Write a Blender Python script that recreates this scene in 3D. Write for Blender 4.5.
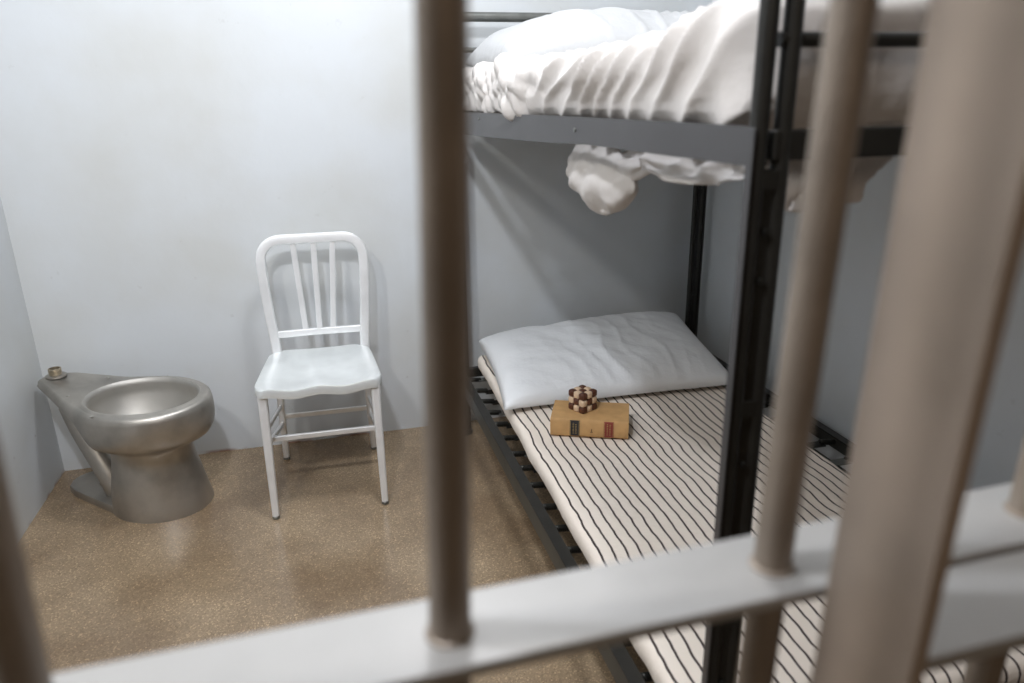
import bpy, bmesh, math, random
from mathutils import Vector, Matrix, noise
PI = math.pi
R = math.radians
sc = bpy.context.scene
COL = sc.collection
for o in list(bpy.data.objects): bpy.data.objects.remove(o)

# ---------------------------------------------------------------- camera, light, exposure
def make_camera():
    f, pi_, ya, ro, h = 732.56, R(18.578), R(14.602), R(-0.898), 1.3488
    F = Vector((math.sin(ya)*math.cos(pi_), math.cos(ya)*math.cos(pi_), -math.sin(pi_)))
    X = Vector((math.cos(ya), -math.sin(ya), 0)); U = X.cross(F)
    X2 = X*math.cos(ro)+U*math.sin(ro); U2 = -X*math.sin(ro)+U*math.cos(ro)
    m = Matrix(((X2.x, U2.x, -F.x, 0), (X2.y, U2.y, -F.y, 0), (X2.z, U2.z, -F.z, h), (0, 0, 0, 1)))
    cd = bpy.data.cameras.new('camera'); c = bpy.data.objects.new('camera', cd); COL.objects.link(c)
    c.matrix_world = m
    cd.sensor_width = 36; cd.lens = f*36/1024; cd.clip_start = .02; cd.clip_end = 50
    cd.dof.use_dof = True; cd.dof.focus_distance = 2.35; cd.dof.aperture_fstop = 3.0
    sc.camera = c
make_camera()
w = bpy.data.worlds.new('world'); sc.world = w; w.use_nodes = True
w.node_tree.nodes['Background'].inputs[0].default_value = (1.0, .80, .62, 1)
w.node_tree.nodes['Background'].inputs[1].default_value = .055
def area(name, loc, target, size, power, color, sy=None):
    ld = bpy.data.lights.new(name, 'AREA'); ld.energy = power; ld.color = color; ld.size = size
    if sy: ld.shape = 'RECTANGLE'; ld.size_y = sy
    else: ld.shape = 'DISK'
    o = bpy.data.objects.new(name, ld); COL.objects.link(o); o.location = loc
    d = Vector(target)-Vector(loc); o.rotation_euler = d.to_track_quat('-Z', 'Y').to_euler()
    return o
area('ceiling_lamp_a', (-.30, .50, 2.52), (.15, 2.88, 1.0), .13, 26, (.88, .92, 1.0))
area('ceiling_lamp_b', (-.88, .50, 2.42), (.25, 2.88, 1.0), .18, 15, (1.0, .975, .94))
area('ceiling_panel_lamp', (.36, 1.80, 2.64), (.0, 2.0, 0), .35, 23, (.93, .955, 1.0), .35)
area('hall_lamp', (.3, -1.6, 2.3), (.3, .5, .9), 1.2, 6, (1.0, .80, .62), .5)
sc.view_settings.view_transform = 'Standard'; sc.view_settings.look = 'None'
sc.view_settings.gamma = 1; sc.view_settings.use_curve_mapping = False
sc.view_settings.exposure = -0.05

# ---------------------------------------------------------------- materials
def mat(name, col, rough=.5, metal=0., var=.0, vscale=6, bump=0., bscale=40, col2=None, detail=4, spec=None, sheen=0):
    m = bpy.data.materials.new(name); m.use_nodes = True; nt = m.node_tree; N = nt.nodes; L = nt.links
    b = N['Principled BSDF']; b.inputs['Roughness'].default_value = rough; b.inputs['Metallic'].default_value = metal
    b.inputs['Base Color'].default_value = (*col, 1)
    if spec is not None: b.inputs['Specular IOR Level'].default_value = spec
    if sheen: b.inputs['Sheen Weight'].default_value = sheen
    tc = N.new('ShaderNodeTexCoord')
    if var or col2:
        n = N.new('ShaderNodeTexNoise'); n.inputs['Scale'].default_value = vscale; n.inputs['Detail'].default_value = detail
        L.new(tc.outputs['Object'], n.inputs['Vector'])
        r = N.new('ShaderNodeValToRGB'); c2 = col2 or tuple(c*(1-var) for c in col)
        r.color_ramp.elements[0].color = (*c2, 1); r.color_ramp.elements[1].color = (*col, 1)
        r.color_ramp.elements[0].position = .32; r.color_ramp.elements[1].position = .62
        L.new(n.outputs['Fac'], r.inputs['Fac']); L.new(r.outputs['Color'], b.inputs['Base Color'])
    if bump:
        n2 = N.new('ShaderNodeTexNoise'); n2.inputs['Scale'].default_value = bscale; n2.inputs['Detail'].default_value = 5
        L.new(tc.outputs['Object'], n2.inputs['Vector'])
        bp = N.new('ShaderNodeBump'); bp.inputs['Strength'].default_value = bump; bp.inputs['Distance'].default_value = .01
        L.new(n2.outputs['Fac'], bp.inputs['Height']); L.new(bp.outputs['Normal'], b.inputs['Normal'])
    return m

def wall_mat(name, col):
    m = mat(name, col, .62, bump=.12, bscale=14); nt = m.node_tree; N = nt.nodes; L = nt.links; b = N['Principled BSDF']
    tc = N.new('ShaderNodeTexCoord')
    n = N.new('ShaderNodeTexNoise'); n.inputs['Scale'].default_value = 2.2; n.inputs['Detail'].default_value = 5
    L.new(tc.outputs['Object'], n.inputs['Vector'])
    r = N.new('ShaderNodeValToRGB'); e = r.color_ramp.elements
    e[0].color = (col[0]*.93, col[1]*.91, col[2]*.87, 1); e[1].color = (*col, 1); e[0].position = .35; e[1].position = .6
    L.new(n.outputs['Fac'], r.inputs['Fac'])
    # dark scuffs, denser close to the floor
    n2 = N.new('ShaderNodeTexNoise'); n2.inputs['Scale'].default_value = 19; n2.inputs['Detail'].default_value = 8; n2.inputs['Roughness'].default_value = .65
    L.new(tc.outputs['Object'], n2.inputs['Vector'])
    r2 = N.new('ShaderNodeValToRGB'); r2.color_ramp.elements[0].position = .665; r2.color_ramp.elements[1].position = .72
    L.new(n2.outputs['Fac'], r2.inputs['Fac'])
    sep = N.new('ShaderNodeSeparateXYZ'); L.new(tc.outputs['Object'], sep.inputs[0])
    mr = N.new('ShaderNodeMapRange'); mr.inputs[1].default_value = 0; mr.inputs[2].default_value = .5
    mr.inputs[3].default_value = .75; mr.inputs[4].default_value = .14; L.new(sep.outputs[2], mr.inputs[0])
    mu = N.new('ShaderNodeMath'); mu.operation = 'MULTIPLY'; L.new(r2.outputs[0], mu.inputs[0]); L.new(mr.outputs[0], mu.inputs[1])
    mx = N.new('ShaderNodeMixRGB'); L.new(mu.outputs[0], mx.inputs[0]); L.new(r.outputs[0], mx.inputs[1])
    mx.inputs[2].default_value = (.25, .22, .19, 1)
    # worn rusty edge along the floor
    n3 = N.new('ShaderNodeTexNoise'); n3.inputs['Scale'].default_value = 7; L.new(tc.outputs['Object'], n3.inputs['Vector'])
    mr3 = N.new('ShaderNodeMapRange'); mr3.inputs[1].default_value = .0; mr3.inputs[2].default_value = .014
    mr3.inputs[3].default_value = 1; mr3.inputs[4].default_value = 0; L.new(sep.outputs[2], mr3.inputs[0])
    r3 = N.new('ShaderNodeValToRGB'); r3.color_ramp.elements[0].position = .5; r3.color_ramp.elements[1].position = .62
    L.new(n3.outputs['Fac'], r3.inputs['Fac'])
    mu3 = N.new('ShaderNodeMath'); mu3.operation = 'MULTIPLY'; L.new(r3.outputs[0], mu3.inputs[0]); L.new(mr3.outputs[0], mu3.inputs[1])
    mx3 = N.new('ShaderNodeMixRGB'); L.new(mu3.outputs[0], mx3.inputs[0]); L.new(mx.outputs[0], mx3.inputs[1])
    mx3.inputs[2].default_value = (.30, .13, .06, 1)
    L.new(mx3.outputs[0], b.inputs['Base Color'])
    return m

def floor_mat():
    m = mat('speckled_concrete', (.3, .2, .12), .34, bump=.03, bscale=200); nt = m.node_tree; N = nt.nodes; L = nt.links; b = N['Principled BSDF']
    tc = N.new('ShaderNodeTexCoord')
    n = N.new('ShaderNodeTexNoise'); n.inputs['Scale'].default_value = 3.0; n.inputs['Detail'].default_value = 6
    L.new(tc.outputs['Object'], n.inputs['Vector'])
    r = N.new('ShaderNodeValToRGB'); e = r.color_ramp.elements
    e[0].color = (.205, .143, .088, 1); e[1].color = (.325, .243, .157, 1); e[0].position = .35; e[1].position = .65
    L.new(n.outputs['Fac'], r.inputs['Fac'])
    v = N.new('ShaderNodeTexVoronoi'); v.inputs['Scale'].default_value = 270; L.new(tc.outputs['Object'], v.inputs['Vector'])
    wn = N.new('ShaderNodeRGBToBW'); L.new(v.outputs['Color'], wn.inputs[0])
    r2 = N.new('ShaderNodeValToRGB'); e = r2.color_ramp.elements
    e[0].position = .0; e[0].color = (.62, .62, .62, 1); e[1].position = .95; e[1].color = (1.9, 1.85, 1.75, 1)
    x = e.new(.3); x.color = (.9, .9, .9, 1); x = e.new(.72); x.color = (1.08, 1.08, 1.08, 1)
    L.new(wn.outputs[0], r2.inputs['Fac'])
    mx = N.new('ShaderNodeMixRGB'); mx.blend_type = 'MULTIPLY'; mx.inputs[0].default_value = .85
    L.new(r.outputs[0], mx.inputs[1]); L.new(r2.outputs[0], mx.inputs[2]); L.new(mx.outputs[0], b.inputs['Base Color'])
    n4 = N.new('ShaderNodeTexNoise'); n4.inputs['Scale'].default_value = 5; L.new(tc.outputs['Object'], n4.inputs['Vector'])
    mr = N.new('ShaderNodeMapRange'); mr.inputs[3].default_value = .10; mr.inputs[4].default_value = .32
    L.new(n4.outputs['Fac'], mr.inputs[0]); L.new(mr.outputs[0], b.inputs['Roughness'])
    return m

def stripe_mat():
    m = mat('striped_ticking', (.7, .63, .55), .9, bump=.25, bscale=60); nt = m.node_tree; N = nt.nodes; L = nt.links; b = N['Principled BSDF']
    tc = N.new('ShaderNodeTexCoord'); sep = N.new('ShaderNodeSeparateXYZ'); L.new(tc.outputs['Object'], sep.inputs[0])
    mp = N.new('ShaderNodeMapping'); mp.inputs['Scale'].default_value = (2.5, 6, 1); L.new(tc.outputs['Object'], mp.inputs[0])
    n = N.new('ShaderNodeTexNoise'); n.inputs['Scale'].default_value = 1.1; n.inputs['Detail'].default_value = 3; L.new(mp.outputs[0], n.inputs['Vector'])
    a = N.new('ShaderNodeMath'); a.operation = 'MULTIPLY_ADD'; a.inputs[1].default_value = .030
    L.new(n.outputs['Fac'], a.inputs[0]); L.new(sep.outputs[0], a.inputs[2])
    d = N.new('ShaderNodeMath'); d.operation = 'MULTIPLY'; d.inputs[1].default_value = 1/.0295; d.operation = 'MULTIPLY_ADD'; d.inputs[2].default_value = -.32; L.new(a.outputs[0], d.inputs[0])
    fr = N.new('ShaderNodeMath'); fr.operation = 'FRACT'; L.new(d.outputs[0], fr.inputs[0])
    r = N.new('ShaderNodeValToRGB'); e = r.color_ramp.elements
    e[0].position = 0; e[0].color = (.045, .03, .03, 1); e[1].position = 1; e[1].color = (.83, .745, .655, 1)
    x = e.new(.155); x.color = (.05, .035, .03, 1); x = e.new(.20); x.color = (.83, .745, .655, 1)
    L.new(fr.outputs[0], r.inputs[0]); L.new(r.outputs[0], b.inputs['Base Color'])
    return m

M = {
 'wall': wall_mat('pale_blue_grey_paint', (.64, .668, .69)),
 'floor': floor_mat(),
 'ceiling': mat('ceiling_paint', (.72, .73, .73), .8, bump=.1),
 'steel': mat('brushed_stainless', (.54, .51, .465), .42, .92, var=.28, vscale=9, bump=.05, bscale=30),
 'steel_in': mat('bright_stainless', (.52, .50, .465), .55, .92, var=.12, vscale=9),
 'brass': mat('brass', (.56, .49, .38), .38, .9, var=.25, vscale=60),
 'alu': mat('aluminium', (.90, .91, .92), .38, .4, var=.08, vscale=12, bump=.02, bscale=60),
 'alu_seat': mat('aluminium_seat', (.84, .87, .865), .34, .45, var=.12, vscale=9),
 'bar': mat('cell_bar_paint', (.32, .265, .215), .45, .35, var=.22, vscale=14, bump=.06, bscale=50),
 'stile': mat('cell_stile_paint', (.50, .405, .325), .5, .2, var=.22, vscale=7, bump=.06, bscale=30),
 'low_rail': mat('dark_green_grey_enamel', (.055, .058, .052), .42, .3, var=.3, vscale=12),
 'rail': mat('worn_rail_steel', (.43, .42, .405), .5, .25, var=.14, vscale=8, bump=.04),
 'black': mat('black_enamel', (.022, .021, .018), .38, .2, var=.3, vscale=20),
 'grey': mat('grey_enamel', (.080, .078, .080), .42, .3, var=.15, vscale=5),
 'spring': mat('spring_steel', (.05, .05, .045), .4, .8, var=.4, vscale=40),
 'guard': mat('dull_grey_tube', (.22, .225, .21), .4, .6, var=.2, vscale=20),
 'linen': mat('white_linen', (.80, .80, .80), .9, bump=.35, bscale=22, sheen=.1),
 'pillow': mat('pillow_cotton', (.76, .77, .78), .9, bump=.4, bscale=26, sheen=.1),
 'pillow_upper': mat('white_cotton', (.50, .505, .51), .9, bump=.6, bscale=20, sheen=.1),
 'sheet': mat('cream_sheet', (.60, .565, .535), .92, bump=.5, bscale=18, sheen=.1),
 'ticking': stripe_mat(),
 'cover': mat('tan_cloth_cover', (.56, .33, .135), .75, var=.16, vscale=30, bump=.1, bscale=300),
 'paper': mat('old_paper', (.72, .62, .45), .9, var=.2, vscale=120),
 'label_black': mat('black_label', (.018, .018, .022), .5),
 'label_red': mat('red_label', (.23, .035, .025), .5),
 'gold': mat('dull_gold', (.42, .30, .12), .5, .3),
 'ink': mat('ink', (.16, .09, .04), .7),
 'wood_dark': mat('dark_wood', (.105, .035, .018), .35, var=.3, vscale=90),
 'wood_light': mat('light_wood', (.72, .53, .36), .4, var=.15, vscale=90),
 'chip': mat('bare_plaster', (.85, .83, .78), .9),
 'dirt': mat('dark_dirt', (.06, .04, .03), .8),
}

# ---------------------------------------------------------------- mesh helpers
def new(): return bmesh.new()
def finish(name, bm, m, parent=None, smooth=True, bev=0, sub=0, ang=40):
    me = bpy.data.meshes.new(name); bmesh.ops.recalc_face_normals(bm, faces=bm.faces); bm.to_mesh(me); bm.free()
    me.materials.append(M[m] if isinstance(m, str) else m)
    o = bpy.data.objects.new(name, me); COL.objects.link(o)
    if parent: o.parent = parent
    if smooth: me.polygons.foreach_set('use_smooth', [True]*len(me.polygons)); me.set_sharp_from_angle(angle=R(ang))
    if bev:
        b = o.modifiers.new('bevel', 'BEVEL'); b.width = bev; b.segments = 3; b.limit_method = 'ANGLE'; b.angle_limit = R(40)
    if sub:
        s = o.modifiers.new('subdivision', 'SUBSURF'); s.levels = sub; s.render_levels = sub
    return o
def box(bm, a, b, rot=None):
    vs = [bm.verts.new((x, y, z)) for z in (a[2], b[2]) for y in (a[1], b[1]) for x in (a[0], b[0])]
    for f in ((0, 1, 3, 2), (4, 6, 7, 5), (0, 4, 5, 1), (2, 3, 7, 6), (0, 2, 6, 4), (1, 5, 7, 3)): bm.faces.new([vs[i] for i in f])
    if rot is not None:
        for v in vs: v.co = rot @ v.co
    return vs
def catmull(pts, n=6):
    P = [Vector(p) for p in pts]; out = []
    for i in range(len(P)-1):
        p0 = P[max(i-1, 0)]; p1 = P[i]; p2 = P[i+1]; p3 = P[min(i+2, len(P)-1)]
        for k in range(n):
            t = k/n
            out.append(.5*((2*p1)+(p2-p0)*t+(2*p0-5*p1+4*p2-p3)*t*t+(3*p1-p0-3*p2+p3)*t**3))
    out.append(P[-1]); return out
def sweep(bm, pts, prof, up=(0, 0, 1), closed=False, rad=None):
    """sweep a closed 2-D profile [(a,b)...] along points with parallel transport; rad = scale per point"""
    P = [Vector(p) for p in pts]; n = len(P); rings = []; prev = None
    for i in range(n):
        if closed: t = (P[(i+1) % n]-P[i-1]).normalized()
        else: t = (P[min(i+1, n-1)]-P[max(i-1, 0)]).normalized()
        if prev is None:
            a = Vector(up)-t*t.dot(Vector(up))
            if a.length < .05: a = Vector((1, 0, 0))-t*t.x
            a.normalize()
        else:
            a = (prev-t*t.dot(prev)).normalized()
        prev = a; b = t.cross(a); s = rad[i] if rad else 1
        rings.append([bm.verts.new(P[i]+(a*p+b*q)*s) for p, q in prof])
    m = len(prof)
    for i in range(n if closed else n-1):
        A = rings[i]; B = rings[(i+1) % n]
        for k in range(m): bm.faces.new((A[k], A[(k+1) % m], B[(k+1) % m], B[k]))
    if not closed: bm.faces.new(rings[0][::-1]); bm.faces.new(rings[-1])
def circ(r, n=16, e=1): return [(r*math.cos(2*PI*i/n), r*e*math.sin(2*PI*i/n)) for i in range(n)]
def rrect(a, b, r, n=4):
    out = []
    for cx, cy, s in ((a-r, b-r, 0), (-a+r, b-r, 90), (-a+r, -b+r, 180), (a-r, -b+r, 270)):
        for k in range(n+1):
            t = R(s+90*k/n); out.append((cx+r*math.cos(t), cy+r*math.sin(t)))
    return out
def tube(bm, pts, r, n=14, up=(0, 0, 1), rad=None): sweep(bm, pts, circ(r, n), up, rad=rad)
def lathe(bm, prof, n=28, c=(0, 0, 0)):
    rings = [[bm.verts.new((c[0]+r*math.cos(2*PI*k/n), c[1]+r*math.sin(2*PI*k/n), c[2]+z)) for k in range(n)] for r, z in prof]
    for A, B in zip(rings, rings[1:]):
        for k in range(n): bm.faces.new((A[k], A[(k+1) % n], B[(k+1) % n], B[k]))
    bm.faces.new(rings[0][::-1]); bm.faces.new(rings[-1])
def thing(name, label, cat, loc=(0, 0, 0), rz=0, group=None):
    o = bpy.data.objects.new(name, None); COL.objects.link(o); o.empty_display_size = .05
    o.location = loc; o.rotation_euler = (0, 0, rz); o['label'] = label; o['category'] = cat
    if group: o['group'] = group
    return o
def tag(o, label, cat, group=None):
    o['label'] = label; o['category'] = cat
    if group: o['group'] = group
    return o
def struct(name, bm, m, **k):
    o = finish(name, bm, m, **k); o['kind'] = 'structure'; return o
def softbox(c, half, r, seg, disp):
    """box of half sizes with rounded edges, each face a grid, then moved along its normal by disp(p, n)"""
    bm = new(); c = Vector(c); vv = {}
    def pt(p):
        key = tuple(round(x, 5) for x in p)
        if key in vv: return vv[key]
        q = Vector([p[i]*half[i] for i in range(3)])
        core = Vector([max(-(half[i]-r), min(half[i]-r, q[i])) for i in range(3)])
        d = q-core
        if d.length < 1e-6: n = Vector((0, 0, 1))
        else: n = d.normalized(); q = core+n*r
        q = q+c; q = q+disp(q, n)
        vv[key] = bm.verts.new(q); return vv[key]
    for ax in range(3):
        a, b = (ax+1) % 3, (ax+2) % 3
        for s in (-1, 1):
            na, nb = seg[a], seg[b]
            for i in range(na):
                for j in range(nb):
                    q = []
                    for di, dj in ((0, 0), (1, 0), (1, 1), (0, 1)):
                        p = [0, 0, 0]; p[ax] = s; p[a] = -1+2*(i+di)/na; p[b] = -1+2*(j+dj)/nb
                        q.append(pt(p))
                    try: bm.faces.new(q)
                    except ValueError: pass
    return bm
nz = lambda x, y, z: noise.noise(Vector((x, y, z)))

# ---------------------------------------------------------------- the cell
XL, XR, YW, H = -1.04, 1.60, 2.885, 2.70
bm = new(); box(bm, (-3.5, -3.5, -.1), (3.5, 3.3, 0)); struct('floor', bm, 'floor')
bm = new(); box(bm, (XL-.12, YW, 0), (XR+.12, YW+.12, H)); struct('wall_back', bm, 'wall')
bm = new(); box(bm, (XL-.12, .4, 0), (XL, YW, H)); struct('wall_left', bm, 'wall')
bm = new(); box(bm, (XR, .4, 0), (XR+.12, YW, H)); struct('wall_right', bm, 'wall')
bm = new(); box(bm, (XL-.12, .4, H), (XR+.12, YW+.12, H+.1)); struct('ceiling', bm, 'ceiling')

# ---------------------------------------------------------------- gate of bars in front
def slat_between(bm, x0, x1, yf, yn, zb, zt):
    vs = []
    for z in (zb, zt):
        for x, yy in ((x0, yn(x0)), (x1, yn(x1)), (x1, yf(x1)), (x0, yf(x0))): vs.append(bm.verts.new((x, yy, z)))
    for f in ((0, 1, 2, 3), (4, 5, 6, 7), (0, 1, 5, 4), (1, 2, 6, 5), (2, 3, 7, 6), (3, 0, 4, 7)): bm.faces.new([vs[i] for i in f])
gy = lambda x: .352+.022*x
g = thing('barred_grille', 'cell grille of round upright steel bars through a flat horizontal rail', 'cell bars', (.06, .353, 0))
def at_g(o): o.location -= Vector((.06, .353, 0)); return o
for zt in (1.05, .12, 2.2):
    bm = new(); slat_between(bm, -1.0, 1.55, lambda x: .386+.028*x, lambda x: .3215+.022*x, zt-.009, zt)
    at_g(finish('crossbar', bm, 'rail', g, smooth=False, bev=.002))
for k in range(-4, 7):
    x = .0515+.2180*k; y = gy(x)
    bm = new(); tube(bm, [(x+.031*(z-1.05), y, z) for z in (0, .6, 1.2, H-.01)], .0124, 24)
    at_g(finish('bar', bm, 'bar', g))
    bm = new(); lathe(bm, [(.0125, 0), (.0150, .0003), (.0145, .0016), (.0126, .0026)], 24, (x, y, 1.05))
    at_g(finish('weld_collar', bm, 'bar', g))
d = thing('cell_door', 'nearer cell door edge, wide flat upright stile with a broad rail to its right', 'door', (.33, .29, 0))
def at_d(o): o.location -= Vector((.33, .29, 0)); return o
bm = new(); box(bm, (.2825, .250, .02), (.2925, .3215, H-.03));
for v in bm.verts: v.co.x += .031*(v.co.z-1.05)
at_d(finish('stile', bm, 'stile', d, smooth=False, bev=.002))
for zt in (1.05, .14, 2.18):
    bm = new(); slat_between(bm, .2925+.031*(zt-1.05), 1.5, lambda x: .3205+.02*x-.004, lambda x: .2545+.012*x, zt-.010, zt)
    at_d(finish('door_rail', bm, 'rail', d, smooth=False, bev=.002))
for k in range(3):
    x = .60+.22*k
    bm = new(); tube(bm, [(x+.031*(z-1.05), .292, z) for z in (.05, 1.2, H-.05)], .0124, 20); at_d(finish('door_bar', bm, 'bar', d))

# ---------------------------------------------------------------- toilet
def toilet():
    ang0 = math.atan2(-.565, .825)
    t = thing('toilet', 'low brushed stainless steel toilet without a seat, in the corner', 'toilet', (-.635, 2.548, 0), ang0)
    N = 72
    def ell(a, b, cu=0): return [(cu+a*math.cos(2*PI*k/400), b*math.sin(2*PI*k/400)) for k in range(400)]
    def hull(ptsets):
        P = sorted(set((round(x, 6), round(y, 6)) for s in ptsets for x, y in s))
        def half(P):
            h = []
            for p in P:
                while len(h) > 1 and (h[-1][0]-h[-2][0])*(p[1]-h[-2][1])-(h[-1][1]-h[-2][1])*(p[0]-h[-2][0]) <= 0: h.pop()
                h.append(p)
            return h[:-1]
        return half(P)+half(P[::-1])
    def radial(poly):
        out = []
        for k in range(N):
            th = 2*PI*k/N; dx, dy = math.cos(th), math.sin(th); best = .01
            for i in range(len(poly)):
                x1, y1 = poly[i]; x2, y2 = poly[(i+1) % len(poly)]
                ex, ey = x2-x1, y2-y1; den = dx*ey-dy*ex
                if abs(den) < 1e-12: continue
                tt = (x1*ey-y1*ex)/den; s = (x1*dy-y1*dx)/den
                if tt > 0 and -1e-6 <= s <= 1+1e-6: best = max(best, tt)
            out.append((best*dx, best*dy))
        return out
    top = radial(hull([ell(.232, .198), ell(.052, .052, -.402)]))
    ped = radial(ell(.135, .118, .0))
    base = radial(hull([ell(.180, .152, .005)]))
    lerp = lambda A, B, s: [(a[0]+(b[0]-a[0])*s, a[1]+(b[1]-a[1])*s) for a, b in zip(A, B)]
    sc_ = lambda A, s: [(a[0]*s, a[1]*s) for a in A]
    ell_r = lambda a, b: [(a*math.cos(2*PI*k/N), b*math.sin(2*PI*k/N)) for k in range(N)]
    def inset(A, dd):
        return [(x*(1-dd/math.hypot(x, y)), y*(1-dd/math.hypot(x, y))) for x, y in A]
    ZT = .400
    tip = [min(1, max(0, (-(x/math.hypot(x, y)))-.35)/.5) for x, y in top]
    rings = []
    # pedestal upward
    def ring(A, z, kk=None):
        rings.append([(x, y, (z if kk is None else ZT-(ZT-z)*(1-kk*tip[i]))) for i, (x, y) in enumerate(A)])
    ring(base, .0); ring(inset(base, .001), .010); ring(lerp(ped, base, .80), .045); ring(lerp(ped, base, .5), .11); ring(lerp(ped, base, .22), .17)
    ring(lerp(ped, base, .03), .225)
    ring(lerp(top, ped, .84), .245, .1)
    ring(lerp(top, ped, .50), .258, .25)
    ring(lerp(top, ped, .20), .272, .45)
    ring(lerp(top, ped, .06), .292, .55); ring(lerp(top, ped, .0), .315, .6)
    ring(sc_(top, 1.008), .345, .55); ring(top, .375, .3); ring(inset(top, .004), .392); ring(inset(top, .012), ZT-.001); ring(inset(top, .02), ZT)
    # deck to raised rim, then down into the bowl
    def clampring(a, b):  # never outside the deck outline
        E = ell_r(a, b); out = []
        for (x, y), (tx, ty) in zip(E, inset(top, .0205)):
            re_ = radial_r(a, b, math.atan2(y, x)); out.append((x, y))
        return out
    def polar(a, b):
        out = []
        for k in range(N):
            th = 2*PI*k/N; r = a*b/math.sqrt((b*math.cos(th))**2+(a*math.sin(th))**2); out.append((r*math.cos(th), r*math.sin(th)))
        return out
    ring(polar(.208, .174), ZT+.001); ring(polar(.203, .169), ZT+.004); ring(polar(.196, .162), ZT+.004)
    body = list(rings)
    bm = new()
    lift = lambda p: (p[0], p[1], p[2]+.022*max(0, min(1, (-p[0]-.205)/.17))*max(0, min(1, (p[2]-.25)/.08)))
    V = [[bm.verts.new(lift(p)) for p in r_] for r_ in body]
    for A, B in zip(V, V[1:]):
        for k in range(N): bm.faces.new((A[k], A[(k+1) % N], B[(k+1) % N], B[k]))
    bm.faces.new(V[0][::-1])
    finish('body', bm, 'steel', t, ang=60)
    bm = new(); rr = []
    for a, b, z in ((.196, .162, .404), (.190, .156, .398), (.186, .152, .385), (.190, .156, .365), (.188, .150, .345), (.165, .128, .29), (.13, .095, .24), (.09, .07, .205), (.05, .04, .19), (.004, .004, .186)):
        rr.append([bm.verts.new((x, y, z)) for x, y in polar(a, b)])
    for A, B in zip(rr, rr[1:]):
        for k in range(N): bm.faces.new((A[k], A[(k+1) % N], B[(k+1) % N], B[k]))
    bm.faces.new(rr[-1])
    finish('bowl', bm, 'steel_in', t, ang=60)
    # floor flange
    fl = radial(hull([ell(.168, .142, .0), ell(.085, .085, -.305)]))
    bm = new(); rr = []
    for A, z in ((fl, 0), (fl, .020), (inset(fl, .004), .027), (inset(fl, .03), .029)):
        rr.append([bm.verts.new((x, y, z)) for x, y in A])
    for A, B in zip(rr, rr[1:]):
        for k in range(N): bm.faces.new((A[k], A[(k+1) % N], B[(k+1) % N], B[k]))
    bm.faces.new(rr[0][::-1]); bm.faces.new(rr[-1])
    finish('floor_flange', bm, 'steel', t)
    bm = new(); tube(bm, catmull([(-.31, -.03, .34), (-.27, -.035, .25), (-.21, -.04, .15), (-.165, -.045, .075), (-.15, -.045, .02)]), .039, 20)
    finish('trap_pipe', bm, 'steel', t)
    sp = new(); lathe(sp, [(.034, .3985), (.034, .404), (.028, .406), (.020, .407)], 28, (-.402, .01, .022)); w_ = finish('spud_washer', sp, 'steel', t)
    sp = new(); prof = [(.020, .404)]
    for k in range(6): prof += [(.0215, .408+k*.0032), (.0195, .4095+k*.0032)]
    prof += [(.0215, .429), (.017, .4295), (.0165, .412)]
    lathe(sp, prof, 28, (-.402, .01, .022)); finish('flush_spud', sp, 'brass', t)
    for u, v in ((-.235, -.088), (-.245, .085), (-.02, -.188)):
        sp = new(); lathe(sp, [(.006, .3995), (.006, .4025), (.003, .4035)], 12, (u, v, .022*max(0, min(1, (-u-.205)/.17)))); finish('rivet', sp, 'steel_in', t)
    sp = new(); lathe(sp, [(.010, .028), (.010, .033), (.005, .035)], 6, (-.25, -.02, 0)); finish('floor_bolt', sp, 'brass', t)
toilet()

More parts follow.
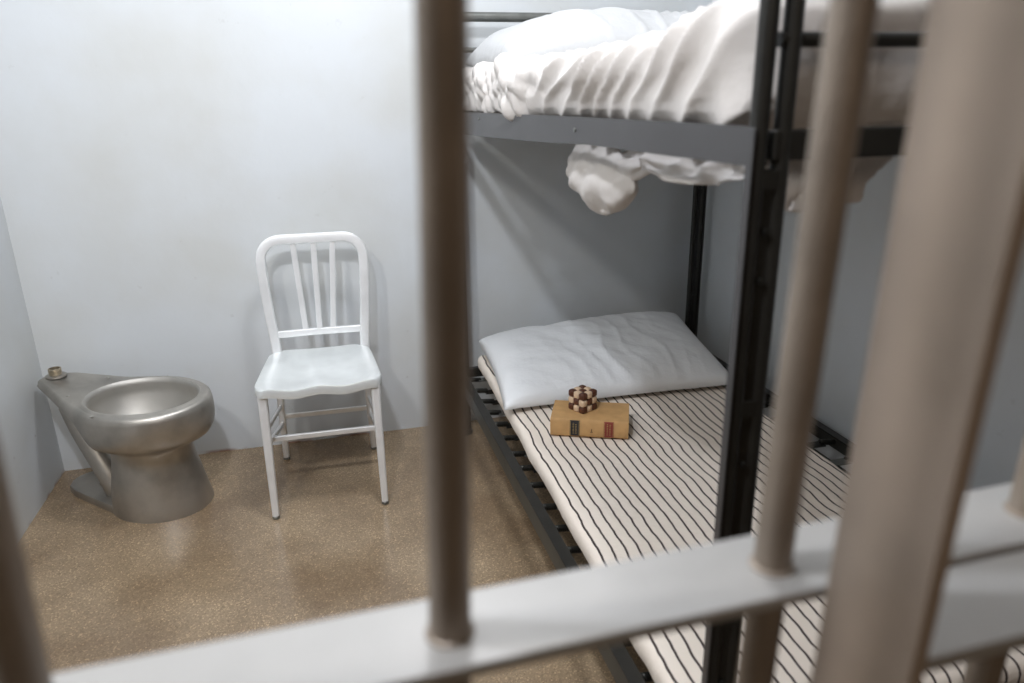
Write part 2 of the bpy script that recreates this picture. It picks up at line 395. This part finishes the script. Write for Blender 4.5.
# ---------------------------------------------------------------- chair
def chair():
    t = thing('chair', 'silver aluminium side chair with three upright slats in its rounded back', 'chair', (-.047, 2.523, 0), R(-1.4))
    def P(*a): return [Vector(p) for p in a]
    # back frame: one tube with rounded top corners, leaning back
    def backpt(x, z):  # lean
        k = (z-.45)/.42
        return Vector((x+.006, .185+.045*max(k, 0)**1.2, z))
    pts = [backpt(-.160, .425), backpt(-.163, .50), backpt(-.172, .60), backpt(-.179, .70), backpt(-.182, .765)]
    r = .072
    for k in range(0, 9):
        a = PI-k*PI/16; pts.append(backpt(-.182+r+r*math.cos(a), .795+r*math.sin(a)))
    pts2 = [Vector((.012-p.x, p.y, p.z)) for p in reversed(pts)]
    bm = new(); sweep(bm, pts+pts2, rrect(.0115, .0178, .006), up=(0, -1, 0)); finish('back_frame', bm, 'alu', t)
    bm = new(); a = backpt(0, .52).y
    sweep(bm, [(-.158, a, .522), (0, a+.006, .522), (.158, a, .522)], rrect(.0125, .008, .003), up=(0, 0, 1)); finish('back_rail', bm, 'alu', t)
    for i, (xb, xt) in enumerate(((-.049, -.066), (.001, .007), (.050, .076))):
        bm = new(); A = backpt(xb, .527); B = backpt((xb+xt)/2, .69); C = backpt(xt, .862)
        A.y += .003; B.y += .006
        sweep(bm, catmull([A, B, C], 5), rrect(.006, .0105, .003), up=(0, -1, 0)); finish('slat', bm, 'alu', t)
    # seat: moulded sheet with a raised front roll
    bm = new(); nx, ny = 28, 26
    def outline(v):  # half width by depth
        y = -.203+.398*v
        wv = .205-.028*v**1.3
        e = 1
        if v < .12: e = 1-.10*(1-v/.12)**2.2
        if v > .86: e = 1-.20*((v-.86)/.14)**2.2
        return y, wv*e
    G = []
    for j in range(ny+1):
        row = []
        for i in range(nx+1):
            u = -1+2*i/nx; v = j/ny; y, hw = outline(v)
            y2 = y-.012*(1-u*u)*(1-v)
            dish = -.018*math.exp(-((u*1.25)**4))*math.exp(-((v-.55)*2.2)**4)
            sad = -.012*math.exp(-((abs(u)-.45)*3.2)**2)*math.exp(-(v*2.6)**2)
            z = .462+dish+sad-.006*abs(u)**6+.007*(1-v)-.003*max(0, 1-v*9)
            row.append(bm.verts.new((u*hw, y2, z)))
        G.append(row)
    for j in range(ny):
        for i in range(nx): bm.faces.new((G[j][i], G[j][i+1], G[j+1][i+1], G[j+1][i]))
    # skirt
    loop = [G[0][i] for i in range(nx+1)]+[G[j][nx] for j in range(1, ny+1)]+[G[ny][i] for i in range(nx-1, -1, -1)]+[G[j][0] for j in range(ny-1, 0, -1)]
    prev = loop
    for dz, s in ((-.006, 1.014), (-.030, 1.010), (-.032, .985)):
        cur = [bm.verts.new((v.co.x*s, (v.co.y+.02)*s-.02, v.co.z+dz)) for v in loop]
        n = len(loop)
        for k in range(n): bm.faces.new((prev[k], prev[(k+1) % n], cur[(k+1) % n], cur[k]))
        prev = cur
    finish('seat', bm, 'alu_seat', t, ang=50)
    # legs
    tops = {(-1, -1): (-.182, -.182), (1, -1): (.182, -.182), (-1, 1): (-.160, .172), (1, 1): (.160, .172)}
    feet = {(-1, -1): (-.183, -.224), (1, -1): (.183, -.222), (-1, 1): (-.170, .216), (1, 1): (.170, .216)}
    LP = {}
    for k in tops:
        (x0, y0), (x1, y1) = tops[k], feet[k]
        A = Vector((x0, y0, .438)); B = Vector((x1, y1, .012)); LP[k] = (A, B)
        bm = new(); n = 8
        pts = [A.lerp(B, i/n) for i in range(n+1)]
        s0 = 1.15 if k[1] < 0 else 1.0
        sweep(bm, pts, rrect(.0140, .0140, .007), up=(0, 1, 0), rad=[s0-(s0-.80)*i/n for i in range(n+1)])
        lg = finish('leg', bm, 'alu', t)
        bm = new(); lathe(bm, [(.0105, .012), (.0125, .010), (.0125, .002), (.010, 0)], 16, (x1, y1, 0)); finish('glide', bm, 'guard', lg)
    at = lambda k, z: LP[k][0].lerp(LP[k][1], (.438-z)/(.438-.012))
    def st(name, a, b, r_=(.0095, .006)):
        bm = new(); sweep(bm, [a, a.lerp(b, .5), b], rrect(r_[0], r_[1], .003), up=(0, 0, 1)); finish(name, bm, 'alu', t)
    for s in (-1, 1):
        st('side_stretcher', at((s, -1), .31), at((s, 1), .235), (.008, .005))
        st('side_stretcher', at((s, -1), .262), at((s, 1), .16), (.0085, .006))
    st('cross_stretcher', at((-1, -1), .262).lerp(at((-1, 1), .16), .25), at((1, -1), .262).lerp(at((1, 1), .16), .25))
    st('cross_stretcher', at((-1, 1), .19), at((1, 1), .19), (.0095, .005))
chair()

# ---------------------------------------------------------------- bunk bed
BX0, BX1, BY0, BY1 = .512, 1.535, .77, 2.775
bed = thing('bunk_bed', 'black and grey steel bunk bed with striped mattress below', 'bunk bed', (1.02, 1.77, 0))
def atb(o): o.location -= Vector((1.02, 1.77, 0)); return o
def part(name, bm, m, **k): return atb(finish(name, bm, m, bed, **k))
for x in (BX0, BX1):
    for y in (BY0, BY1):
        sx = 1 if x == BX0 else -1; sy = 1 if y == BY0 else -1
        bm = new()
        for dx in (-.0155, .0155): tube(bm, [(x+dx, y, .01), (x+dx, y, .9), (x+dx, y, 1.52)], .0112, 16)
        box(bm, (x-.014, y-.006, .02), (x+.014, y+.006, 1.262))
        for z in (.33, .62, .95, 1.24, 1.47): box(bm, (x-.015, y-.010, z), (x+.015, y+.010, z+.022))
        p = part('post', bm, 'black')
        bm = new(); lathe(bm, [(.030, 0), (.032, .004), (.030, .014), (.020, .018)], 20, (x, y, 0)); f = finish('foot', bm, 'black', p); 
        # outer flange strip
        bm = new(); box(bm, (x-sx*.0275-.0015, y-.012, .02), (x-sx*.0275+.0015, y+.002, 1.31)); fl = finish('flange', bm, 'grey', p, smooth=False, bev=.001)
        for z in (.45, .52, .88, 1.19, 1.13):
            bm = new(); s = -1
            sweep(bm, [(x, y-.005, z), (x, y-.012, z)], circ(.0045, 6)); finish('bolt', bm, 'spring', p)
# end frames: tube over the top, guard rails, end rails
for y, zg in ((BY0, 1.403), (BY1, 1.505)):
    bm = new(); pts = [(BX0, y, 1.50), (BX0, y, 1.56)]
    for k in range(1, 7): a = PI-k*PI/12; pts.append((BX0+.055+.055*math.cos(a), y, 1.56+.055*math.sin(a)))
    pts += [((BX0+BX1)/2, y, 1.615)]
    for k in range(0, 7): a = PI/2-k*PI/12; pts.append((BX1-.055+.055*math.cos(a), y, 1.56+.055*math.sin(a)))
    pts += [(BX1, y, 1.50)]
    tube(bm, pts, .0165 if y == BY1 else .013, 16, up=(0, 1, 0)); part('end_tube', bm, 'black' if y == BY0 else 'guard')
    bm = new(); tube(bm, [(BX0, y, zg), (BX1, y, zg)], .0085 if y == BY0 else .009, 12); part('guard_rail', bm, 'black' if y == BY0 else 'guard')
    bm = new(); box(bm, (BX0, y-.010, 1.272), (BX1, y+.010, 1.307)); part('end_rail', bm, 'black', smooth=False, bev=.003)
    bm = new(); box(bm, (BX0, y-.012, .25), (BX1, y+.012, .29)); part('end_rail', bm, 'black', smooth=False, bev=.003)
# upper side rails: pressed sheet whose face deepens towards the head end
prof_y = [.772, .90, 1.10, 1.30, 1.50, 1.70, 2.00, 2.35, 2.76]
prof_b = [1.267, 1.266, 1.264, 1.262, 1.254, 1.248, 1.240, 1.232, 1.226]
prof_t = [1.311, 1.311, 1.310, 1.309, 1.308, 1.306, 1.303, 1.300, 1.298]
for sx, X in ((1, .484), (-1, BX1+.028)):
    bm = new(); A = []
    for y, zb, zt in zip(prof_y, prof_b, prof_t):
        A.append([bm.verts.new(p) for p in ((X, y, zt), (X, y, zb), (X+sx*.004, y, zb-.001), (X+sx*.03, y, zb), (X+sx*.03, y, zb+.004), (X+sx*.004, y, zb+.004), (X+sx*.004, y, zt))])
    for P_, Q_ in zip(A, A[1:]):
        for k in range(7): bm.faces.new((P_[k], P_[(k+1) % 7], Q_[(k+1) % 7], Q_[k]))
    bm.faces.new(A[0]); bm.faces.new(A[-1][::-1])
    part('side_rail', bm, 'grey', smooth=False)
for y in (1.36, 2.2):
    bm = new(); sweep(bm, [(.4845, y, 1.285), (.4815, y, 1.285)], circ(.004, 10)); part('rivet', bm, 'guard')
# lower side rails: angle section
for sx, X in ((1, .484), (-1, BX1+.028)):
    bm = new(); box(bm, (min(X, X+sx*.004), .79, .236), (max(X, X+sx*.004), 2.76, .292)); part('side_rail', bm, 'low_rail', smooth=False, bev=.001)
    bm = new(); x0, x1 = sorted((X, X+sx*.03)); box(bm, (x0, .79, .288), (x1, 2.76, .2935)); part('rail_flange', bm, 'black', smooth=False, bev=.001)
# spring deck: flat cross straps hooked to the rails with coil springs, lengthwise wires
random.seed(4)
def spring(bm, a, b, r, turns, wr):
    a = Vector(a); b = Vector(b); pts = []; n = turns*10
    d = b-a
    for i in range(n+1):
        t = i/n; th = t*turns*2*PI
        pts.append(a+d*t+Vector((0, math.cos(th)*r, math.sin(th)*r)))
    tube(bm, pts, wr, 5)
for zd, nm in ((.272, 'low'), (1.276, 'up')):
    for k in range(17):
        y = .93+k*.108+random.uniform(-.012, .012)
        bm = new(); tilt = .004*random.uniform(-1, 1)
        box(bm, (.555, y-.017, zd-.003+tilt), (1.495, y+.017, zd+.001+tilt)); part('cross_strap', bm, 'guard' if k % 3 == 1 else 'spring', smooth=False)
        if zd < 1:
            for s, xa, xb in ((0, .510, .565), (1, 1.485, 1.538)):
                bm = new(); spring(bm, (xa, y, zd+.008), (xb, y, zd+.002), .0075, 11, .0026); part('coil_spring', bm, 'spring')
    bm = new()
    for x in (.60, .72, .84, .96, 1.08, 1.2, 1.32, 1.44): box(bm, (x-.006, .80, zd+.0015), (x+.006, 2.76, zd+.0035))
    o = part('lengthwise_straps', bm, 'spring', smooth=False)

# ---------------------------------------------------------------- lower mattress
def dm(p, n):
    # quilting dips and jogs across the ticking; flat underneath
    if n.z < -.5: return Vector((0, 0, 0))
    a = .0050*nz(p.x*5, p.y*5, 1)+.0022*nz(p.x*16, p.y*22, 3)
    rid = math.exp(-((p.y-1.95-.10*math.sin(p.x*5))/.018)**2)+math.exp(-((p.y-2.28+.12*math.sin(p.x*3.1))/.02)**2)+math.exp(-((p.y-1.70-.25*(p.x-.9)+.03*math.sin(p.x*9))/.018)**2)
    a -= .0080*min(rid, 1.2)
    return n*a + Vector((.003*nz(p.y*9, p.x*4, 7)+.0035*rid*1.6, 0, 0))
hx, hy, hz = .405, .965, .030
bm = softbox((0, 0, 0), (hx, hy, hz), .022, (110, 240, 6), dm)
mt = finish('striped_mattress', bm, 'ticking', smooth=True, ang=180)
mt.location = (.948, 1.775, .322); mt.rotation_euler = (0, 0, R(-1.55))
tag(mt, 'thin cream mattress with dark stripes lying on the lower bunk', 'mattress')

# ---------------------------------------------------------------- pillows
def pillow(name, FL, FR, BR, BL, t_up, t_dn, nu, nv, m, seed, pinch=.05, amp=.006, lab='', pw=.42, crown=0):
    bm = new(); FL, FR, BR, BL = map(Vector, (FL, FR, BR, BL))
    nrm = ((FR-FL).cross(BL-FL)).normalized(); top = []; bot = []
    for j in range(nv+1):
        rt, rb = [], []
        for i in range(nu+1):
            u = -1+2*i/nu; v = -1+2*j/nv
            uu = u*(1-pinch*(1-v*v)); vv = v*(1-pinch*1.3*(1-u*u))
            a, b = (uu+1)/2, (vv+1)/2
            p = (FL*(1-a)+FR*a)*(1-b)+(BL*(1-a)+BR*a)*b
            e = max(0, (1-u**4)*(1-v**4)); th = e**pw*(.72+.28*math.cos(u*1.2)*math.cos(v*1.2))
            edge = min(1, e*3)
            # folds run from the seams inward, plus soft crumple
            w1 = math.sin((a*26+3*nz(a*3, b*3, seed)+b*5))*max(0, .55-abs(v+.25))*.8
            w2 = nz(a*5, b*5, seed+3)*1.6+nz(a*13+b*4, b*9, seed+5)*.8
            w3 = abs(nz(a*7+b*6, b*3-a*2, seed+9))*-1.8
            w4 = (1-abs(math.sin(a*34+5*nz(a*4, b*2, seed+1)+b*4)))**2*1.5*math.exp(-((a-.58)/.28)**2)*max(0, 1-b*.8); dz = amp*(w1*.6+w2*.8+w3*.5+w4)*edge
            if i in (0, nu) or j in (0, nv):
                vtx = bm.verts.new(p+nrm*amp*.9*nz(a*12, b*12, seed)); rt.append(vtx); rb.append(vtx)
            else:
                rt.append(bm.verts.new(p+nrm*(t_up*th+dz))); rb.append(bm.verts.new(p-nrm*(t_dn*th)))
        top.append(rt); bot.append(rb)
    for j in range(nv):
        for i in range(nu):
            for G, fl in ((top, 0), (bot, 1)):
                q = [G[j][i], G[j][i+1], G[j+1][i+1], G[j+1][i]]
                bm.faces.new(q[::-1] if fl else q)
    o = finish(name, bm, m, ang=180)
    tag(o, lab, 'pillow')
    return o
pillow('pillow', (.525, 2.13, .375), (1.365, 2.11, .375), (1.475, 2.80, .425), (.575, 2.76, .405), .100, .022, 90, 60, 'pillow', 2.0, .035, .0055,
       'white cotton pillow at the head of the lower bunk, on the striped mattress')
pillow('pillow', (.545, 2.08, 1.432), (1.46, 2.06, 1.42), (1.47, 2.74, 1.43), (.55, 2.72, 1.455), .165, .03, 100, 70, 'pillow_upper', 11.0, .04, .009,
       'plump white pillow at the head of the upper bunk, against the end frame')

# ---------------------------------------------------------------- upper bed linen
def smooth01(x): x = max(0, min(1, x)); return x*x*(3-2*x)
def ds(p, n):
    y = p.y+0; z = p.z
    if n.z < -.6: return Vector((0, 0, 0))
    k = 1-smooth01((y-1.45)/.5)            # crumpled at the head, long folds at the foot
    off = Vector((0, 0, 0))
    if p.z > 1.33: off.z += .006+.040*(1-smooth01((y-.86)/.22))*smooth01((p.z-1.33)/.06)
    side = max(0, -n.x)
    ph = (y*1.0+(z-1.3)*1.9)*70+5.5*nz(y*3.3, z*3, 2)
    fold = (1-abs(math.sin(ph*.5)))**1.2*max(.1, .7+1.3*nz(y*5+4, z*3, 9))
    cr = abs(nz(y*9+z*5, z*16-y*3, 4))*1.6+abs(nz(y*20, z*26, 14))*.8
    cr = cr*.8+.5*abs(math.sin((y*.7-z*1.4)*52+3*nz(y*6, z*7, 6)))*.6
    am = side*(.024*fold*k*(.6+.4*smooth01((z-1.28)/.1))+.024*cr*(1-k)+.006)
    tp = max(0, n.z)*(.012*fold*k*max(0, 1-(p.x-.5)*1.4)+.008*(.5+.5*math.sin((y+.45*p.x)*38+3*nz(p.x*3, y*3, 5)))+.014*nz(p.x*5, y*5, 8)+.02*cr*(1-k)*max(0, 1-(p.x-.5)*1.6))
    # swag that bulges over the rail at one place
    bul = math.exp(-((y-1.80)/.13)**2)*side*.022
    foot = max(0, -n.y)*.012*((1-abs(math.sin(p.x*26+z*22+2*nz(p.x*5, z*6, 4))))**1.3+nz(p.x*9, z*12, 3))
    return off+n*(am+tp+bul+foot)
bm = softbox((.985, 1.755, 1.352), (.478, .935, .062), .050, (60, 300, 40), ds)
sh = finish('bed_sheet', bm, 'sheet', ang=180)
sh.location = (0, 0, 0)
tag(sh, 'crumpled cream white sheet covering the upper bunk mattress', 'bed sheet')

def cloth(name, rows, seed, amp, m='sheet', parent=None, nu=40, nv=26, thick=.003):
    """cloth patch hanging through rows of control points (top row first)"""
    bm = new(); C = [catmull(r, 12) for r in rows]
    nc = len(C[0]); cols = [catmull([C[j][i] for j in range(len(C))], 8) for i in range(nc)]
    G = []
    for i, c in enumerate(cols):
        row = []
        for j, p in enumerate(c):
            a = i/(nc-1); b = j/(len(c)-1)
            d = amp*(math.sin(a*17+4*nz(a*3, b*2, seed)+b*2.5)*.7+1.2*nz(a*6, b*5, seed+2))*min(1, b*3+.15)
            row.append(bm.verts.new(p+Vector((-d, d*.3, d*.15))))
        G.append(row)
    for i in range(len(G)-1):
        for j in range(len(G[0])-1): bm.faces.new((G[i][j], G[i+1][j], G[i+1][j+1], G[i][j+1]))
    o = finish(name, bm, m, parent, ang=180)
    s = o.modifiers.new('solidify', 'SOLIDIFY'); s.thickness = thick
    return o
# baggy corner of sheet slipping out under the rail
def bag(pts, rads, seed, flat=.6, amp=.2):
    bm = new(); P = catmull(pts, 8); rr = catmull([(r, 0, 0) for r in rads], 8); n = 36; rings = []
    for i, p in enumerate(P):
        t = i/(len(P)-1); ring = []
        tan = (P[min(i+1, len(P)-1)]-P[max(i-1, 0)]).normalized()
        side = Vector((1, 0, 0)); b = tan.cross(side).normalized()
        for k in range(n):
            a = 2*PI*k/n; r = rr[i].x*(1+amp*math.sin(a*5+t*4+2*nz(t*3, 0, seed))*.3-amp*1.1*abs(nz(math.cos(a)*3+t*2, math.sin(a)*3, seed+t))+amp*.9*nz(math.cos(a)*2.2, math.sin(a)*2.2+t*1.5, seed+t*2.4))
            ring.append(bm.verts.new(p+b*math.cos(a)*r+side*math.sin(a)*r*flat))
        rings.append(ring)
    for A, B in zip(rings, rings[1:]):
        for k in range(n): bm.faces.new((A[k], A[(k+1) % n], B[(k+1) % n], B[k]))
    bm.faces.new(rings[0][::-1]); bm.faces.new(rings[-1])
    return bm
def sack(rows, seed):
    bm = new(); C = catmull([(a, b, 0) for z, a, b, d in rows], 5); Z = catmull([(z, d, 0) for z, a, b, d in rows], 5); n = 56; rings = []
    for i, (c, zz) in enumerate(zip(C, Z)):
        t = i/(len(C)-1); ya, yb = c.x, c.y; ring = []
        for k in range(n):
            a = 2*PI*k/n; yy = (ya+yb)/2+(ya-yb)/2*math.cos(a); dx = zz.y*math.sin(a)
            w_ = math.sin(yy*60+zz.x*70+3*nz(yy*8, zz.x*8, seed))*.3-abs(nz(yy*14+zz.x*9, zz.x*12, seed+3))*1.6+nz(yy*30, zz.x*24, seed)*.35
            amp = .015*min(1, t*3)*min(1, (1-t)*5+.1)
            ring.append(bm.verts.new((.555+dx+(amp*w_ if math.sin(a) > 0 else -amp*w_), yy+.3*amp*w_*math.cos(a), zz.x)))
        rings.append(ring)
    for A, B in zip(rings, rings[1:]):
        for k in range(n): bm.faces.new((A[k], A[(k+1) % n], B[(k+1) % n], B[k]))
    bm.faces.new(rings[0][::-1]); bm.faces.new(rings[-1]); return bm
o = finish('hanging_fold', sack([(1.265, 1.545, 1.36, .012), (1.236, 1.56, 1.29, .022), (1.205, 1.60, 1.245, .034), (1.182, 1.595, 1.235, .04), (1.160, 1.56, 1.265, .036), (1.140, 1.50, 1.30, .028), (1.127, 1.455, 1.335, .020), (1.119, 1.42, 1.365, .008)], 2.0), 'sheet', sh, ang=180)
o = finish('hanging_fold', bag([(.56, 1.42, 1.175), (.56, 1.33, 1.202), (.56, 1.24, 1.226), (.56, 1.15, 1.246)], [.040, .036, .026, .014], 6.1, .6, .3), 'sheet', sh, ang=180)
cloth('hanging_fold', [[(.545, 1.17, 1.270), (.545, 1.06, 1.270), (.545, .96, 1.270), (.548, .86, 1.270)],
                       [(.535, 1.17, 1.243), (.535, 1.06, 1.243), (.535, .96, 1.246), (.540, .86, 1.252)],
                       [(.540, 1.165, 1.224), (.530, 1.07, 1.218), (.533, .97, 1.222), (.540, .87, 1.240)]], 5.2, .007, parent=sh)
cloth('hanging_fold', [[(.565, .875, 1.270), (.63, .865, 1.270), (.70, .86, 1.270), (.765, .86, 1.270)],
                       [(.575, .870, 1.235), (.63, .855, 1.235), (.70, .86, 1.235), (.745, .86, 1.252)],
                       [(.585, .870, 1.205), (.615, .855, 1.195), (.68, .865, 1.200), (.725, .86, 1.205)]], 8.2, .008, parent=sh)

# ---------------------------------------------------------------- book with labels
bk = thing('book', 'thick tan clothbound book lying flat on the striped mattress, spine forward', 'book', (.6265, 1.953, .3555), math.atan2(-.095, .215))
L_, D_, T_ = .237, .138, .058
bm = new(); n = 10; outer = []; inner = []
for k in range(n+1):     # rounded spine
    a = -PI/2+PI*k/n
    outer.append((-.008*math.cos(a), T_/2+T_/2*math.sin(a)))
sec = outer+[(D_, T_), (D_, T_-.003), (.004, T_-.003), (.004, .003), (D_, .003), (D_, 0)]
A = [bm.verts.new((0, y, z)) for y, z in sec]; B = [bm.verts.new((L_, y, z)) for y, z in sec]; m_ = len(sec)
for k in range(m_): bm.faces.new((A[k], A[(k+1) % m_], B[(k+1) % m_], B[k]))
bm.faces.new(A[::-1]); bm.faces.new(B)
finish('cover', bm, 'cover', bk, bev=.001)
bm = new(); box(bm, (.004, .004, .003), (L_-.004, D_-.005, T_-.003)); finish('pages', bm, 'paper', bk, smooth=False)
def on_spine(name, x0, x1, z0, z1, m, off, parent):
    bm = new(); n = 8; ra = []; rb = []
    for k in range(n+1):
        z = z0+(z1-z0)*k/n; s = (z-T_/2)/(T_/2); c = math.sqrt(max(0, 1-s*s)); y = -.008*c-off
        ra.append((y, z))
    A = [bm.verts.new((x0, y, z)) for y, z in ra]; B = [bm.verts.new((x1, y, z)) for y, z in ra]
    C = [bm.verts.new((x0, y+.0012, z)) for y, z in ra]; D = [bm.verts.new((x1, y+.0012, z)) for y, z in ra]
    for k in range(n):
        bm.faces.new((A[k], A[k+1], B[k+1], B[k])); bm.faces.new((C[k], D[k], D[k+1], C[k+1]))
        bm.faces.new((A[k], C[k], C[k+1], A[k+1])); bm.faces.new((B[k], B[k+1], D[k+1], D[k]))
    bm.faces.new((A[0], B[0], D[0], C[0])); bm.faces.new((A[-1], C[-1], D[-1], B[-1]))
    return finish(name, bm, m, parent)
lb = on_spine('spine_label', .060, .090, .004, .0545, 'label_black', .0008, bk); lb['label'] = 'black spine label with faint gold lettering'
lr = on_spine('spine_label', .163, .193, .004, .0545, 'label_red', .0008, bk); lr['label'] = 'dark red spine label with faint gold lettering'
random.seed(9)
for x0, par in ((.060, lb), (.163, lr)):
    for xx in (.0012, .0276): on_spine('gold_rule', x0+xx, x0+xx+.0012, .006, .053, 'gold', .0012, par)
    z = .012
    for col in (.0085, .0165):
        z = .012
        while z < .046:
            h = random.uniform(.0022, .0040); on_spine('lettering', x0+col, x0+col+.0042, z, z+h*.55, 'gold', .0012, par); z += h+.0018
on_spine('spine_emblem', .1245, .1275, .021, .030, 'ink', .0008, bk)
on_spine('spine_emblem', .1225, .1295, .018, .0205, 'ink', .0008, bk)

# ---------------------------------------------------------------- checkered puzzle on the book
pz = thing('puzzle_cube', 'small dark and light wooden checkered puzzle cube standing on the tan book', 'puzzle', (.742, 1.985, .4138), R(45-20))
pz.rotation_euler = (0, 0, R(27)); s = .0220
for i in range(3):
    for j in range(3):
        for k in range(3):
            if i == j == k == 1: continue
            bm = softbox((0, 0, 0), (s/2*1.0,)*3, s*.27, (6, 6, 6), lambda p, n: Vector((0, 0, 0)))
            o = finish('block', bm, 'wood_dark' if (i+j+k) % 2 == 0 else 'wood_light', pz, ang=180)
            o.location = ((i-1)*s, (j-1)*s, s/2+k*s)
